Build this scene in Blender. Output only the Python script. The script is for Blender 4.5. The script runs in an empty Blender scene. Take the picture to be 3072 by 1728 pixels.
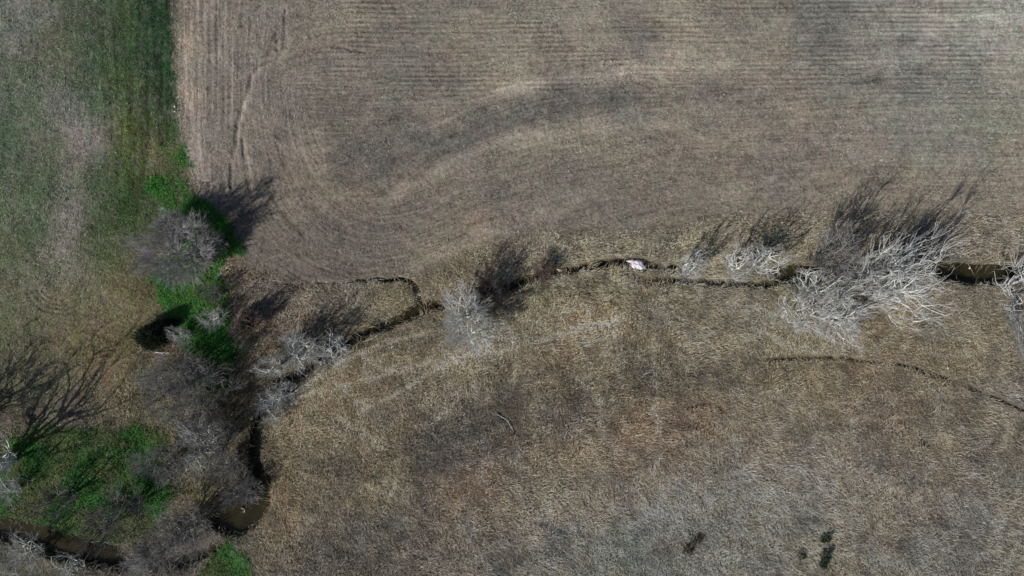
import bpy, math, random
import numpy as np
from mathutils import Vector

# ------------------------------------------------------------------ camera, sky, sun, exposure
S = bpy.context.scene
H_CAM = 88.0                      # drone height above the ground, metres
PXM = 25.6                        # photo pixels per metre on the ground
camd = bpy.data.cameras.new("camera"); cam = bpy.data.objects.new("camera", camd)
S.collection.objects.link(cam); S.camera = cam
cam.location = (0, 0, H_CAM); cam.rotation_euler = (0, 0, 0)
camd.sensor_width = 36.0; camd.lens = 36.0 * H_CAM / 120.0
camd.clip_start = 1.0; camd.clip_end = 6000.0

SUN_EL, SH_AZ = math.radians(36), math.radians(43)      # shadows fall towards SH_AZ (ccw from +x)
w = bpy.data.worlds.new("World"); S.world = w; w.use_nodes = True
nt = w.node_tree; bg = nt.nodes["Background"]
sky = nt.nodes.new("ShaderNodeTexSky"); sky.sky_type = 'NISHITA'; sky.sun_disc = False
sky.sun_elevation = SUN_EL
sx, sy = -math.cos(SH_AZ), -math.sin(SH_AZ)
sky.sun_rotation = math.atan2(sx, sy) % (2 * math.pi)
nt.links.new(sky.outputs[0], bg.inputs[0]); bg.inputs[1].default_value = 0.05
sd = bpy.data.lights.new("sun", 'SUN'); sd.energy = 3.4; sd.angle = math.radians(0.5); sd.color = (1.0, 0.955, 0.89)
sun = bpy.data.objects.new("sun", sd); S.collection.objects.link(sun)
d = Vector((math.cos(SUN_EL) * math.cos(SH_AZ), math.cos(SUN_EL) * math.sin(SH_AZ), -math.sin(SUN_EL)))
sun.rotation_euler = d.to_track_quat('-Z', 'Y').to_euler()
S.view_settings.view_transform = 'Standard'; S.view_settings.look = 'None'
S.view_settings.exposure = 0.28; S.view_settings.gamma = 1.0; S.view_settings.use_curve_mapping = False

rng = np.random.default_rng(7)

# ------------------------------------------------------------------ helpers
def lin(c):
    c = np.asarray(c, float) / 255.0
    return np.where(c <= 0.04045, c / 12.92, ((c + 0.055) / 1.055) ** 2.4)

def W(px, py):                       # photo pixel -> ground metres
    return (np.asarray(px, float) - 1536) / PXM, (864 - np.asarray(py, float)) / PXM

_tabs = {}
def vnoise(x, y, scale, seed):
    if seed not in _tabs: _tabs[seed] = np.random.default_rng(seed + 1000).random((256, 256))
    T = _tabs[seed]
    u = x / scale + seed * 17.3; v = y / scale + seed * 9.1
    iu = np.floor(u).astype(int); iv = np.floor(v).astype(int)
    fu = u - iu; fv = v - iv
    fu = fu * fu * (3 - 2 * fu); fv = fv * fv * (3 - 2 * fv)
    a = T[iu & 255, iv & 255]; b = T[(iu + 1) & 255, iv & 255]
    c = T[iu & 255, (iv + 1) & 255]; e = T[(iu + 1) & 255, (iv + 1) & 255]
    return (a * (1 - fu) + b * fu) * (1 - fv) + (c * (1 - fu) + e * fu) * fv - 0.5

def fbm(x, y, scale, seed, octs=4, gain=0.55):
    r = 0; a = 1.0; s = 0
    for k in range(octs):
        c_, s_ = math.cos(0.55 + 1.3 * k + seed), math.sin(0.55 + 1.3 * k + seed)
        r = r + a * vnoise(x * c_ - y * s_ + k * 3.7, x * s_ + y * c_ - k * 5.1, scale / (2.03 ** k), seed + k); s += a; a *= gain
    return r / s * 2

def sstep(a, b, x):
    t = np.clip((x - a) / (b - a), 0, 1); return t * t * (3 - 2 * t)

# coarse maps in photo pixels
MX0, MY0, MST = -400, -400, 8
MW, MH = (3472 + 400) // MST + 1, (2128 + 400) // MST + 1
mpx, mpy = np.meshgrid(MX0 + MST * np.arange(MW), MY0 + MST * np.arange(MH))
def samp(m, px, py):
    u = np.clip((px - MX0) / MST, 0, MW - 1.001); v = np.clip((py - MY0) / MST, 0, MH - 1.001)
    iu = u.astype(int); iv = v.astype(int); fu = u - iu; fv = v - iv
    if m.ndim == 3: fu = fu[..., None]; fv = fv[..., None]
    return (m[iv, iu] * (1 - fu) + m[iv, iu + 1] * fu) * (1 - fv) + (m[iv + 1, iu] * (1 - fu) + m[iv + 1, iu + 1] * fu) * fv

def polymask(pts, blur=16):
    x, y = mpx, mpy; ins = np.zeros(x.shape, bool); n = len(pts)
    for i in range(n):
        x1, y1 = pts[i]; x2, y2 = pts[(i + 1) % n]
        if y1 == y2: continue
        c = ((y1 > y) != (y2 > y)) & (x < (x2 - x1) * (y - y1) / (y2 - y1) + x1)
        ins ^= c
    m = ins.astype(float); k = max(1, int(blur / MST))
    for _ in range(3):
        for ax in (0, 1):
            p = np.pad(m, [(k, k) if a == ax else (0, 0) for a in (0, 1)], mode='edge')
            c = np.cumsum(p, axis=ax); z = np.zeros_like(np.take(c, [0], ax))
            c = np.concatenate([z, c], ax); n_ = 2 * k + 1
            m = (np.take(c, range(n_, c.shape[ax]), ax) - np.take(c, range(0, c.shape[ax] - n_), ax)) / n_
    return m

def rbf(anch, vals, sig=90.0):
    A = np.array(anch, float); V = np.array(vals, float)
    num = np.zeros(mpx.shape + (V.shape[1],)); den = np.zeros(mpx.shape)
    for (ax, ay), v in zip(A, V):
        d2 = (mpx - ax) ** 2 + (mpy - ay) ** 2
        wt = 1.0 / (d2 + sig * sig) ** 2
        num += wt[..., None] * v; den += wt
    return num / den[..., None]

# ------------------------------------------------------------------ colour anchors (pixel, sRGB as the ground looks)
GREENF = """60 60 88 94 90|60 300 70 84 70|60 600 66 80 60|60 900 74 80 60|180 150 78 84 66|170 450 72 80 64
250 170 48 68 50|270 300 50 70 50|300 60 60 74 58|245 420 106 103 103|225 330 80 88 84|215 540 92 94 86|200 650 94 94 92
190 740 96 96 90|380 60 50 64 42|380 250 48 64 38|385 400 64 74 42|370 500 44 62 30|450 60 30 56 36|440 200 30 52 34|470 320 50 62 46
510 60 20 48 26|512 200 22 50 28|520 320 18 44 22|515 400 16 46 18|350 600 34 60 28|430 560 40 56 32|110 690 48 72 46|60 760 70 80 58
130 560 50 74 50|180 830 84 88 76|280 760 62 74 48|100 1000 78 80 58|200 900 78 78 56|360 930 90 86 66|300 1050 88 80 54
420 850 74 72 52|340 1150 96 88 68|100 1150 74 74 56|280 540 50 68 48|0 450 56 78 58|480 500 62 68 44|540 520 70 68 56|330 860 80 80 58
250 1010 90 80 52|0 1250 66 62 52|230 1230 78 72 62|470 450 84 84 60|300 680 48 64 42|200 980 78 76 54"""
TILL = """545 60 128 112 104|575 130 158 138 120|565 260 156 136 122|570 360 144 126 118|565 470 142 124 116|620 560 134 116 108|640 120 112 104 100|640 260 104 98 96
700 100 130 114 104|700 260 126 112 104|660 360 104 98 94|700 480 120 106 98|790 60 108 102 96|780 160 116 106 98|750 350 122 108 100|800 470 102 95 88
830 300 104 98 92|740 620 104 94 86|760 760 100 90 84|850 700 100 92 85|950 790 102 90 82|1060 780 92 86 80|880 560 116 105 95|950 480 120 110 98
940 120 118 109 98|1000 60 122 114 102|1000 220 104 99 92|900 180 112 104 96|1050 360 98 94 88|1040 480 84 82 80|1130 520 82 82 80|1000 600 116 104 92|1100 600 118 106 92
1200 560 116 104 92|1180 460 90 88 85|1300 60 104 103 95|1200 150 104 101 93|1400 130 124 115 102|1300 230 110 103 95|1350 300 104 100 94|1330 340 120 111 99|1480 270 134 124 108
1550 240 140 129 113|1450 350 90 90 88|1570 330 90 91 89|1700 290 92 92 90|1850 280 94 94 90|1380 420 96 93 90|1250 420 92 91 88|1600 420 126 116 102|1500 470 116 107 95|1750 400 124 115 101
1350 550 112 102 93|1250 640 102 94 86|1600 100 118 113 102|1700 60 114 110 100|1750 190 128 117 106|1920 120 92 93 94|1850 80 110 107 98|1880 210 146 132 120|2000 60 130 121 108
2000 200 144 131 118|2150 190 136 127 113|2200 80 112 107 98|2200 140 116 112 100|2100 260 106 102 96|2450 40 100 100 98|2440 90 102 101 98|2460 140 96 97 94|2350 60 116 112 103|2330 170 132 122 108
2560 170 112 109 104|2650 60 124 122 114|2800 80 134 131 124|2950 90 142 140 131|3050 60 140 138 130|2700 130 120 118 112|2900 180 128 127 118|3030 190 140 136 128|2300 200 122 114 106|2420 230 116 112 104
2560 250 98 98 94|2750 240 104 103 98|2900 250 112 112 106|3010 250 134 128 120|2250 300 116 108 100|2400 320 124 116 104|2600 300 120 116 104|2950 330 113 116 100|2850 330 114 114 106|3000 380 113 114 100
3050 430 134 124 112|2900 450 114 110 104|2700 400 108 108 102|2600 450 118 110 101|2400 450 114 104 98|2200 400 118 109 98|2300 500 108 100 94|2050 350 120 111 99|2000 450 110 102 95|1850 470 118 109 97|1700 510 98 92 87
1500 600 98 91 86|1650 600 106 98 90|1850 560 104 97 90|2050 560 112 103 92|2200 600 120 110 97|2500 570 122 111 98|2850 560 122 112 100|3050 600 118 109 98|2700 600 118 109 96|1400 670 124 112 98
1480 640 106 98 90|1320 700 116 107 95|1250 760 112 103 91|1150 700 96 89 84|1150 800 98 91 83|900 860 90 84 78|1000 700 98 92 86|1650 680 104 97 88|1900 650 100 94 86|2100 660 100 94 84|850 400 108 101 94"""
GRASS = """650 880 90 80 70|740 900 84 76 70|820 900 90 80 72|760 980 92 80 68|850 1000 100 88 76|900 930 94 84 72|1000 900 84 78 72|1100 890 90 86 72|1180 900 100 92 68|1100 960 92 84 68|1060 850 88 84 78
1300 780 96 90 76|1380 850 108 94 76|1400 780 96 90 74|1500 760 92 84 74|1600 740 112 102 86|1620 860 96 92 66|1750 740 104 96 82|1900 720 98 94 82|2000 740 102 98 82|2250 720 96 90 80|2400 650 104 97 86
2800 640 100 94 84|3000 680 106 98 86|2950 740 100 93 82|2350 760 108 104 82|1700 840 86 88 76|1850 840 92 90 74|2050 820 98 94 80|2200 880 94 90 78|2400 920 98 94 78
1200 1050 98 87 71|1050 1100 104 94 74|900 1230 110 98 78|830 1300 96 88 70|980 1180 104 90 72|1400 1080 92 86 70|1300 1150 106 95 78|1550 1000 96 90 76|1700 960 112 97 76|1650 1090 104 88 70|1800 1000 104 90 74
1850 930 110 98 76|1750 900 92 82 68|2000 900 96 90 76|2000 1000 88 80 70|1930 1080 82 78 68|2000 1150 76 76 66|1800 1160 78 76 64|1600 1210 72 70 62|1750 1250 72 66 62|1680 1340 92 80 66|1450 1220 78 76 66|1350 1300 64 66 64
1300 1390 66 66 66|1450 1350 68 66 64|1550 1300 80 72 62|1180 1440 90 86 66|1050 1400 74 68 60|950 1340 100 90 74|1150 1340 100 90 72|850 1440 98 88 70|1350 1490 102 82 66|1450 1460 102 82 68|1250 1540 78 74 68|1000 1500 80 76 66
850 1540 94 80 64|980 1600 68 66 62|1100 1620 70 69 65|1250 1680 72 68 62|900 1690 74 72 66|1400 1620 80 79 74|1550 1560 88 84 74|1700 1480 92 86 74|1650 1680 84 84 78|1750 1600 90 90 85|1550 1440 90 84 72
1950 1290 102 82 66|2080 1260 98 80 66|1880 1380 106 90 72|1990 1400 96 84 70|2200 1280 98 88 74|2300 1200 102 92 76|2300 1360 96 84 72|2450 1120 112 101 80|2580 1050 106 94 76|2600 1230 102 88 74|2480 1300 98 88 76
2700 1000 108 96 78|2850 940 100 94 80|2900 1060 104 94 78|2750 1130 84 80 70|2700 1200 98 84 70|2900 1250 88 82 70|2850 1350 92 84 74|3030 1200 96 92 82|3000 1350 86 82 72|2800 1500 88 84 76|2650 1440 92 88 78
2450 1430 104 98 88|2250 1420 108 106 98|2080 1450 96 94 86|2350 1520 92 92 86|2100 1560 88 90 84|1950 1530 94 94 90|1850 1650 80 86 76|2200 1660 88 90 84|2500 1560 90 90 84|2650 1580 92 84 74|2500 1715 102 94 72|2480 1660 92 88 76
2900 1650 86 84 78|3040 1550 86 84 76|2700 1700 88 88 82|2250 1070 96 90 76|2150 960 98 92 80|1150 1180 108 94 78|2050 1700 84 84 80
330 1200 88 82 64|420 1280 76 74 52|480 1250 72 72 48|560 1180 62 60 48|700 1180 62 56 46|700 1300 58 54 40|640 1420 66 62 44|560 1450 70 66 44|600 1530 70 66 44|480 1600 70 68 62|560 1650 88 84 80|640 1610 86 82 76|660 1660 66 60 50
0 1650 74 72 62|100 1700 78 76 60|300 1715 60 58 52|420 1700 76 74 66|700 1700 84 84 70|800 1640 86 78 66|780 1720 86 82 70|860 1130 80 78 60|900 1100 88 86 76|250 1250 84 78 70|130 1300 82 76 68"""
LUSH = (30, 96, 26)
def parse(s):
    r = np.array([[float(v) for v in e.split()] for l in s.split('\n') for e in l.split('|')]); return r[:, :2], r[:, 2:]
def cmap(s, sig):
    p, c = parse(s); return rbf(p, lin(c), sig)
C_green, C_till, C_grass = cmap(GREENF, 45), cmap(TILL, 50), cmap(GRASS, 70)
C_grass = 0.62 * C_grass + 0.38 * cmap(GRASS, 420); C_till = 0.75 * C_till + 0.25 * cmap(TILL, 420)
gm_ = (0.10 + 0.25 * sstep(380, 240, mpx))[..., None]
C_green = (C_green * (1 - gm_) + gm_ * C_green.mean(-1, keepdims=True)) * (np.array([1.24, 1.15, 1.02]) * (1 + 0.14 * sstep(420, 250, mpx))[..., None])
C_till = (C_till * 0.8 + 0.2 * C_till.mean(-1, keepdims=True)) * np.array([1.05, 1.05, 1.0]) * (1 - np.array([0.05, 0.0, 0.0]) * sstep(900, 700, mpx)[..., None])
C_grass = C_grass * 0.96 + 0.04 * C_grass.mean(-1, keepdims=True)

M_green = polymask([(-500, -500), (524, -500), (522, 0), (526, 150), (532, 300), (546, 420), (556, 470), (575, 540), (600, 600), (640, 660), (600, 760), (560, 860), (500, 900),
                    (480, 960), (420, 1050), (330, 1200), (250, 1280), (-500, 1330)], 8)
M_till = polymask([(520, -500), (3600, -500), (3600, 640), (2950, 650), (2500, 640), (2200, 665), (1900, 690), (1700, 700), (1560, 722), (1430, 750), (1330, 790), (1250, 835), (1190, 832), (1100, 842),
                   (1000, 852), (900, 850), (800, 830), (740, 800), (700, 760), (690, 700), (600, 600), (570, 540), (546, 440), (530, 300)], 8)
M_lush = np.clip(polymask([(560, 595), (620, 600), (660, 660), (722, 742), (690, 770), (650, 800), (672, 860), (688, 950), (680, 1010), (700, 1070), (640, 1090), (560, 1040), (520, 960), (480, 900), (470, 830), (540, 740)], 8)
    + polymask([(-500, 1340), (60, 1330), (120, 1290), (300, 1310), (400, 1285), (485, 1300), (500, 1380), (470, 1420), (520, 1480), (480, 1560), (430, 1600), (340, 1625), (220, 1605), (100, 1572), (0, 1548), (-500, 1500)], 8)
    + 0.45 * polymask([(560, 1730), (640, 1650), (730, 1592), (770, 1600), (730, 1660), (800, 1800), (560, 1800)], 8)
    + 0.8 * polymask([(400, 1300), (470, 1290), (490, 1330), (420, 1350)], 8)
    + 0.4 * polymask([(440, 500), (550, 480), (570, 540), (600, 590), (560, 640), (440, 600)], 24)
    + 0.55 * polymask([(580, 1060), (680, 1060), (760, 1000), (720, 1120), (620, 1200), (560, 1140)], 16), 0, 1)

# ------------------------------------------------------------------ lay / furrow direction field
FLOW = """60 100 80|60 500 70|60 900 75|300 200 90|450 300 90|300 700 90|150 850 60|640 100 90|640 300 90|640 480 95|760 60 90|740 300 88|740 500 96|790 640 120|880 740 140|1000 800 160|1150 790 8|1300 740 22|1450 690 20|1650 650 14
1900 620 8|2300 590 4|2700 580 0|3050 580 0|850 380 98|880 500 110|950 600 130|1060 660 155|1180 650 10|1320 600 20|1500 540 16|1800 480 9|2200 440 4|2700 430 -2|3050 440 -4|1050 520 30|1200 480 34|1350 420 26|1550 360 18|1800 300 12|2100 250 5
2500 260 2|3000 250 -3|1000 60 0|1000 200 0|1000 320 0|1300 60 0|1300 200 0|1200 330 4|1600 60 0|1600 180 6|2000 80 0|2000 160 2|2500 60 0|2500 150 0|3000 100 2|3000 200 0|900 100 30
1000 1100 38|850 1300 30|900 1250 35|1150 1120 32|1400 1050 25|1100 1300 70|950 1450 75|900 1600 95|1250 1250 60|1300 1400 35|1350 1500 15|1500 1200 95|1150 1550 120|1400 1650 140|1700 950 40|1650 1080 60|1850 1050 25
1950 950 40|1800 1250 40|1900 1330 20|2000 1450 125|2200 1250 135|2350 1150 120|2350 1350 130|2550 1050 140|2500 1200 110|2700 1000 150|2800 1150 150|2950 1100 150|2950 1300 145|2700 1350 140|2300 1500 128|2500 1600 125|2800 1550 145|2100 1600 125|1800 1600 120
1600 1500 20|1300 850 30|1100 900 25|1600 760 70|1900 740 60|2200 760 20|2600 680 30|3000 700 10|2100 880 -15|1700 850 150|100 1400 60|400 1400 45|600 1300 50|500 1650 30|700 900 50|800 1000 40"""
fp = np.array([[float(v) for v in e.split()] for l in FLOW.split('\n') for e in l.split('|')])
fv = np.stack([np.cos(np.radians(2 * fp[:, 2])), np.sin(np.radians(2 * fp[:, 2]))], 1)
F2 = rbf(fp[:, :2], fv, 60)
def flow_angle(px, py):
    f = samp(F2, px, py); return 0.5 * np.arctan2(f[..., 1], f[..., 0])

# ------------------------------------------------------------------ ground grid
P = 0.1
xs_c = np.arange(-74, 74 + 1e-6, P); ys_c = np.arange(-46, 46 + 1e-6, P)
NX, NY = len(xs_c), len(ys_c)
GX, GY = np.meshgrid(xs_c, ys_c)
GPX, GPY = GX * PXM + 1536, 864 - GY * PXM

def dist_poly(pts, maxd, widths=None):
    """distance (m) to a photo-pixel polyline, minus the local half-width"""
    D = np.full((NY, NX), 99.0)
    q = [tuple(float(t) for t in W(*p[:2])) for p in pts]; ws = [(p[2] if len(p) > 2 else 0) / PXM for p in pts]
    for i in range(len(q) - 1):
        (x1, y1), (x2, y2) = q[i], q[i + 1]; wm = max(ws[i], ws[i + 1]) + maxd
        i0 = max(0, int((min(x1, x2) - wm + 74) / P)); i1 = min(NX, int((max(x1, x2) + wm + 74) / P) + 2)
        j0 = max(0, int((min(y1, y2) - wm + 46) / P)); j1 = min(NY, int((max(y1, y2) + wm + 46) / P) + 2)
        if i0 >= i1 or j0 >= j1: continue
        X = GXw[j0:j1, i0:i1]; Y = GYw[j0:j1, i0:i1]
        L2 = (x2 - x1) ** 2 + (y2 - y1) ** 2 + 1e-9
        t = np.clip(((X - x1) * (x2 - x1) + (Y - y1) * (y2 - y1)) / L2, 0, 1)
        dd = np.hypot(X - x1 - t * (x2 - x1), Y - y1 - t * (y2 - y1)) - (ws[i] * (1 - t) + ws[i + 1] * t)
        D[j0:j1, i0:i1] = np.minimum(D[j0:j1, i0:i1], dd)
    return D
# a little domain warp so that banks are ragged
GXw = GX + 0.16 * fbm(GX, GY, 1.3, 31, 3); GYw = GY + 0.16 * fbm(GX, GY, 1.3, 37, 3)

# creek and ditches: (pixel x, pixel y, half width px), depth m, bank m
CUTS = [
 ([(1075, 842, 1), (1134, 837, 1.5), (1164, 842, 2), (1191, 834, 2.5), (1227, 843, 5), (1246, 866, 7), (1254, 890, 6), (1260, 912, 5), (1262, 925, 5)], 1.5, 0.1),
 ([(1330, 912, 8), (1290, 916, 10), (1256, 924, 12), (1209, 952, 10), (1167, 972, 9), (1119, 990, 8), (1075, 1008, 7), (1039, 1029, 7), (1000, 1052, 6), (940, 1095, 6), (905, 1120, 7), (880, 1140, 15), (858, 1170, 14), (828, 1196, 8), (790, 1235, 8), (770, 1262, 7)], 1.7, 0.35),
 ([(824, 1120, 4), (838, 1145, 10), (852, 1172, 8)], 1.4, 0.35),
 ([(770, 1262, 6), (764, 1300, 10), (757, 1345, 13), (757, 1385, 12), (770, 1425, 14), (778, 1450, 26), (768, 1490, 36), (735, 1535, 46), (700, 1560, 44), (650, 1568, 24)], 1.7, 0.4),
 ([(655, 1640, 6), (600, 1665, 8), (540, 1685, 12), (480, 1697, 14), (420, 1695, 14), (340, 1680, 20)], 1.2, 0.5),
 ([(345, 1672, 22), (300, 1664, 32), (230, 1650, 36), (160, 1632, 36), (90, 1606, 30), (0, 1586, 27), (-120, 1575, 28), (-400, 1560, 26)], 1.8, 0.4),
 ([(1330, 912, 5), (1400, 893, 6), (1440, 877, 15), (1480, 868, 9), (1537, 856, 9), (1580, 842, 5), (1626, 826, 6), (1671, 812, 7), (1720, 806, 6), (1809, 790, 8), (1883, 787, 9), (1928, 791, 9), (1975, 797, 5), (2020, 803, 5), (2042, 812, 3)], 1.15, 0.3),
 ([(1868, 822, 1), (1928, 838, 3), (2047, 844, 4), (2107, 845, 6), (2166, 852, 7), (2256, 856, 5), (2330, 848, 6)], 0.6, 0.35),
 ([(2318, 822, 6), (2345, 822, 18), (2380, 824, 25), (2440, 822, 22), (2520, 822, 20), (2600, 815, 18), (2700, 805, 18), (2800, 806, 18), (2890, 818, 25), (2950, 822, 25), (3010, 824, 26), (3072, 822, 26), (3150, 830, 26), (3500, 860, 26)], 1.8, 0.35),
]
# shallow tracks, rills and wheel lines: depth small
RILLS = [
 ([(2304, 1079, 2), (2400, 1074, 2), (2513, 1071, 2), (2602, 1086, 2), (2692, 1092, 2), (2781, 1113, 3), (2841, 1134, 3), (2960, 1180, 3), (3072, 1232, 2), (3250, 1310, 2)], 0.36),
 ([(1177, 1325, 3), (1263, 1291, 4), (1350, 1256, 5), (1437, 1226, 5), (1540, 1190, 5), (1654, 1161, 5), (1800, 1130, 4)], 0.13),
 ([(1003, 1260, 2), (1073, 1297, 2), (1177, 1345, 2)], 0.2), ([(860, 1430, 3), (960, 1395, 4), (1100, 1362, 3)], 0.10),
 ([(2060, 1225, 2), (2096, 1213, 3), (2146, 1206, 4), (2170, 1233, 3)], 0.3),
 ([(1660, 884, 3), (1740, 878, 3), (1868, 877, 3), (1960, 880, 2)], 0.18),
 ([(1500, 1240, 3), (1525, 1262, 3), (1543, 1300, 3)], 0.35),
 ([(2690, 1260, 2), (2760, 1300, 2), (2790, 1340, 2)], 0.25),
 ([(855, 60, 2), (855, 147, 2), (815, 179, 2), (779, 195, 2), (755, 238, 3), (735, 298, 3), (715, 358, 3), (708, 417, 3), (695, 477, 3), (690, 560, 2)], 0.16),
 ([(975, -20, 5), (950, 20, 5), (930, 52, 3)], 0.14), ([(727, 417, 2), (739, 497, 3), (748, 560, 3), (760, 600, 2)], 0.16),
 ([(1000, 142, 1), (1040, 143, 1), (1060, 150, 2), (1095, 156, 1)], 0.15), ([(855, 30, 1), (858, 100, 2), (862, 145, 2)], 0.15), ([(830, 100, 1), (832, 150, 1)], 0.12),
 ([(950, 848, 1), (1000, 851, 1), (1075, 842, 1)], 0.35), ([(700, 800, 1), (800, 845, 1), (900, 862, 1), (1000, 858, 1)], 0.15),
]
RILLS += [([(180 + rr * 1.15 * math.cos(a / 10), 850 + rr * math.sin(a / 10), 1) for a in range(2, 30, 2)], 0.09) for rr in (48, 61, 74, 90)]
cut = np.zeros((NY, NX)); dep = np.zeros((NY, NX))
for pts, dp, bank in CUTS:
    bank = bank + 0.18; D = dist_poly(pts, bank + 1.0)
    m = 1 - sstep(-0.15, bank, D)
    if dp in (1.15, 0.6): m = m * sstep(-0.75, -0.1, fbm(GX, GY, 2.2, 311, 3)) ** 0.5
    dep = np.maximum(dep, m * dp); cut = np.maximum(cut, m)
rill = np.zeros((NY, NX))
for pts, dp in RILLS:
    D = dist_poly(pts, 1.0); rill = np.maximum(rill, (1 - sstep(-0.05, 0.28, D)) * dp)
# pale raised wheel line beside the rill
PALE = [[(868, 60, 1), (868, 147, 2), (828, 185, 3), (790, 203, 3), (766, 240, 3), (745, 300, 3), (724, 360, 3), (716, 420, 3), (702, 480, 2)],
        [(2550, 1223, 2), (2556, 1280, 2), (2565, 1335, 2)], [(1230, 1100, 2), (1300, 1085, 3), (1400, 1070, 3)], [(1080, 1310, 2), (1120, 1330, 3), (1180, 1350, 3)],
        [(1640, 1010, 2), (1740, 985, 3), (1860, 965, 4)], [(870, 1210, 3), (930, 1180, 3), (1000, 1150, 2)], [(900, 838, 1), (980, 852, 2), (1060, 850, 1)]]
PALE += [[(x * 1.1925, y * 1.1925, 3) for x, y in q] for q in ([(700, 1020), (780, 960), (835, 925)], [(730, 1000), (860, 905), (1000, 855), (1110, 830)], [(1290, 872), (1400, 850), (1560, 808)],
  [(950, 1112), (840, 1050)], [(1090, 922), (1230, 890), (1330, 880)], [(1640, 830), (1650, 990), (1640, 1050)], [(1160, 960), (1150, 1010), (1090, 1060)], [(1440, 940), (1500, 1000), (1505, 1070)], [(760, 1000), (900, 960), (1010, 935)], [(840, 960), (900, 1010), (980, 1040), (1000, 1110)], [(1120, 850), (1180, 930), (1200, 1000)], [(1260, 800), (1300, 880), (1290, 960)], [(900, 880), (960, 930), (1080, 940)], [(1230, 870), (1100, 930), (1000, 990), (900, 1040)], [(1480, 790), (1460, 860), (1530, 900)], [(1010, 1130), (1000, 1200), (960, 1300)], [(1650, 1050), (1660, 1130), (1640, 1200)], [(1850, 760), (1900, 830), (2000, 880), (2130, 900)], [(1820, 760), (1980, 800), (2100, 860)])]
pale = np.zeros((NY, NX))
for pts in PALE: pale = np.maximum(pale, (1 - sstep(0, 0.25, dist_poly(pts, 1.0))) * sstep(-0.6, 0.1, fbm(GX, GY, 1.5, 307, 3)))

BANDS = [([(1240, 810), (1430, 705), (1610, 650), (1750, 600)], 16, 0.16), ([(1150, 620), (1320, 500), (1520, 430), (1780, 385), (2050, 370)], 20, 0.17), ([(1160, 560), (1240, 540), (1330, 520)], 14, 0.10),
 ([(1310, 372), (1500, 275), (1670, 240), (2030, 200), (2400, 190), (2750, 180)], 20, 0.17), ([(1145, 525), (1310, 430), (1490, 345), (1790, 290), (2030, 255)], 42, -0.13), ([(1000, 60), (1400, 50), (1800, 60)], 22, 0.06),
 ([(985, 240), (990, 420), (1060, 520), (1150, 600)], 30, -0.08), ([(940, 390), (1050, 480), (1145, 540)], 20, 0.12), ([(840, 480), (900, 600), (1020, 700), (1150, 760)], 26, -0.06), ([(1600, 330), (1900, 300), (2300, 290), (2700, 260)], 18, -0.08),
 ([(1300, 640), (1500, 560), (1800, 500), (2300, 470)], 22, -0.07), ([(2350, 20), (2480, 60), (2500, 150)], 34, -0.08), ([(560, 130), (566, 400), (600, 520)], 9, 0.08), ([(2700, 60), (2900, 90), (3072, 60)], 40, 0.06)]
band = np.zeros((NY, NX))
bn = 1.1 * fbm(GX * 0.6, GY, 2.6, 301, 4) + 0.7 * fbm(GX * 0.5, GY, 0.9, 303, 3)
for pts, hw, g in BANDS:
    D = dist_poly([(a, b, hw) for a, b in pts], 3.0); band += g * (1 - sstep(-0.7, 0.5, D + bn)) * (D < 50)
gband = np.zeros((NY, NX))
for pts, hw, g in [([(1180, 1350), (1350, 1300), (1520, 1225), (1720, 1190), (1950, 1130), (2250, 1105), (2600, 1120)], 34, -0.20), ([(850, 1250), (1100, 1090), (1350, 1050), (1500, 1000), (1800, 975)], 55, 0.13),
                   ([(1250, 1420), (1400, 1380), (1500, 1330)], 60, -0.10), ([(2300, 1190), (2600, 1090), (2800, 1200)], 30, 0.08), ([(1600, 1560), (2100, 1460), (2600, 1450)], 60, 0.10)]:
    D = dist_poly([(a, b, hw) for a, b in pts], 4.0); gband += g * (1 - sstep(-1.0, 1.2, D + 1.4 * bn)) * (D < 50)
# streaks: line integral convolution of white noise along the furrow direction
ANG = flow_angle(GPX, GPY) + 0.12 * fbm(GX, GY, 6, 91, 3)
def lic(noise, ang, steps):
    ca, sa = np.cos(ang), np.sin(ang); acc = noise.copy()
    jj, ii = np.meshgrid(np.arange(NY, dtype=float), np.arange(NX, dtype=float), indexing='ij')
    for sgn in (1, -1):
        x, y = ii.copy(), jj.copy(); px_, py_ = ca * sgn, sa * sgn
        for k in range(steps):
            a = np.clip(x + 0.5, 0, NX - 1).astype(np.int32); b = np.clip(y + 0.5, 0, NY - 1).astype(np.int32)
            cx, cy = ca[b, a], sa[b, a]; f = np.where(cx * px_ + cy * py_ < 0, -1.0, 1.0)
            px_, py_ = cx * f, cy * f; x = x + px_ * 1.3; y = y + py_ * 1.3
            a = np.clip(x + 0.5, 0, NX - 1).astype(np.int32); b = np.clip(y + 0.5, 0, NY - 1).astype(np.int32)
            acc += noise[b, a]
    return acc / acc.std()
wn = rng.standard_normal((NY, NX))
wn2 = vnoise(GX, GY, 0.32, 71) * 8
L1 = lic(wn, ANG, 12)
L2 = lic(wn2, ANG, 36)
fine = rng.standard_normal((NY, NX))

mg, mt, ml = (samp(m, GPX + 18 * fbm(GX, GY, 1.2, 51, 4), GPY + 18 * fbm(GX, GY, 1.2, 57, 4)) for m in (M_green, M_till, M_lush))
lushn = sstep(0.04, 0.66, ml + 0.55 * fbm(GX, GY, 2.2, 61, 4) * (ml > 0.02))
M_any_grass = np.clip(1 - mt, 0, 1)

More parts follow.
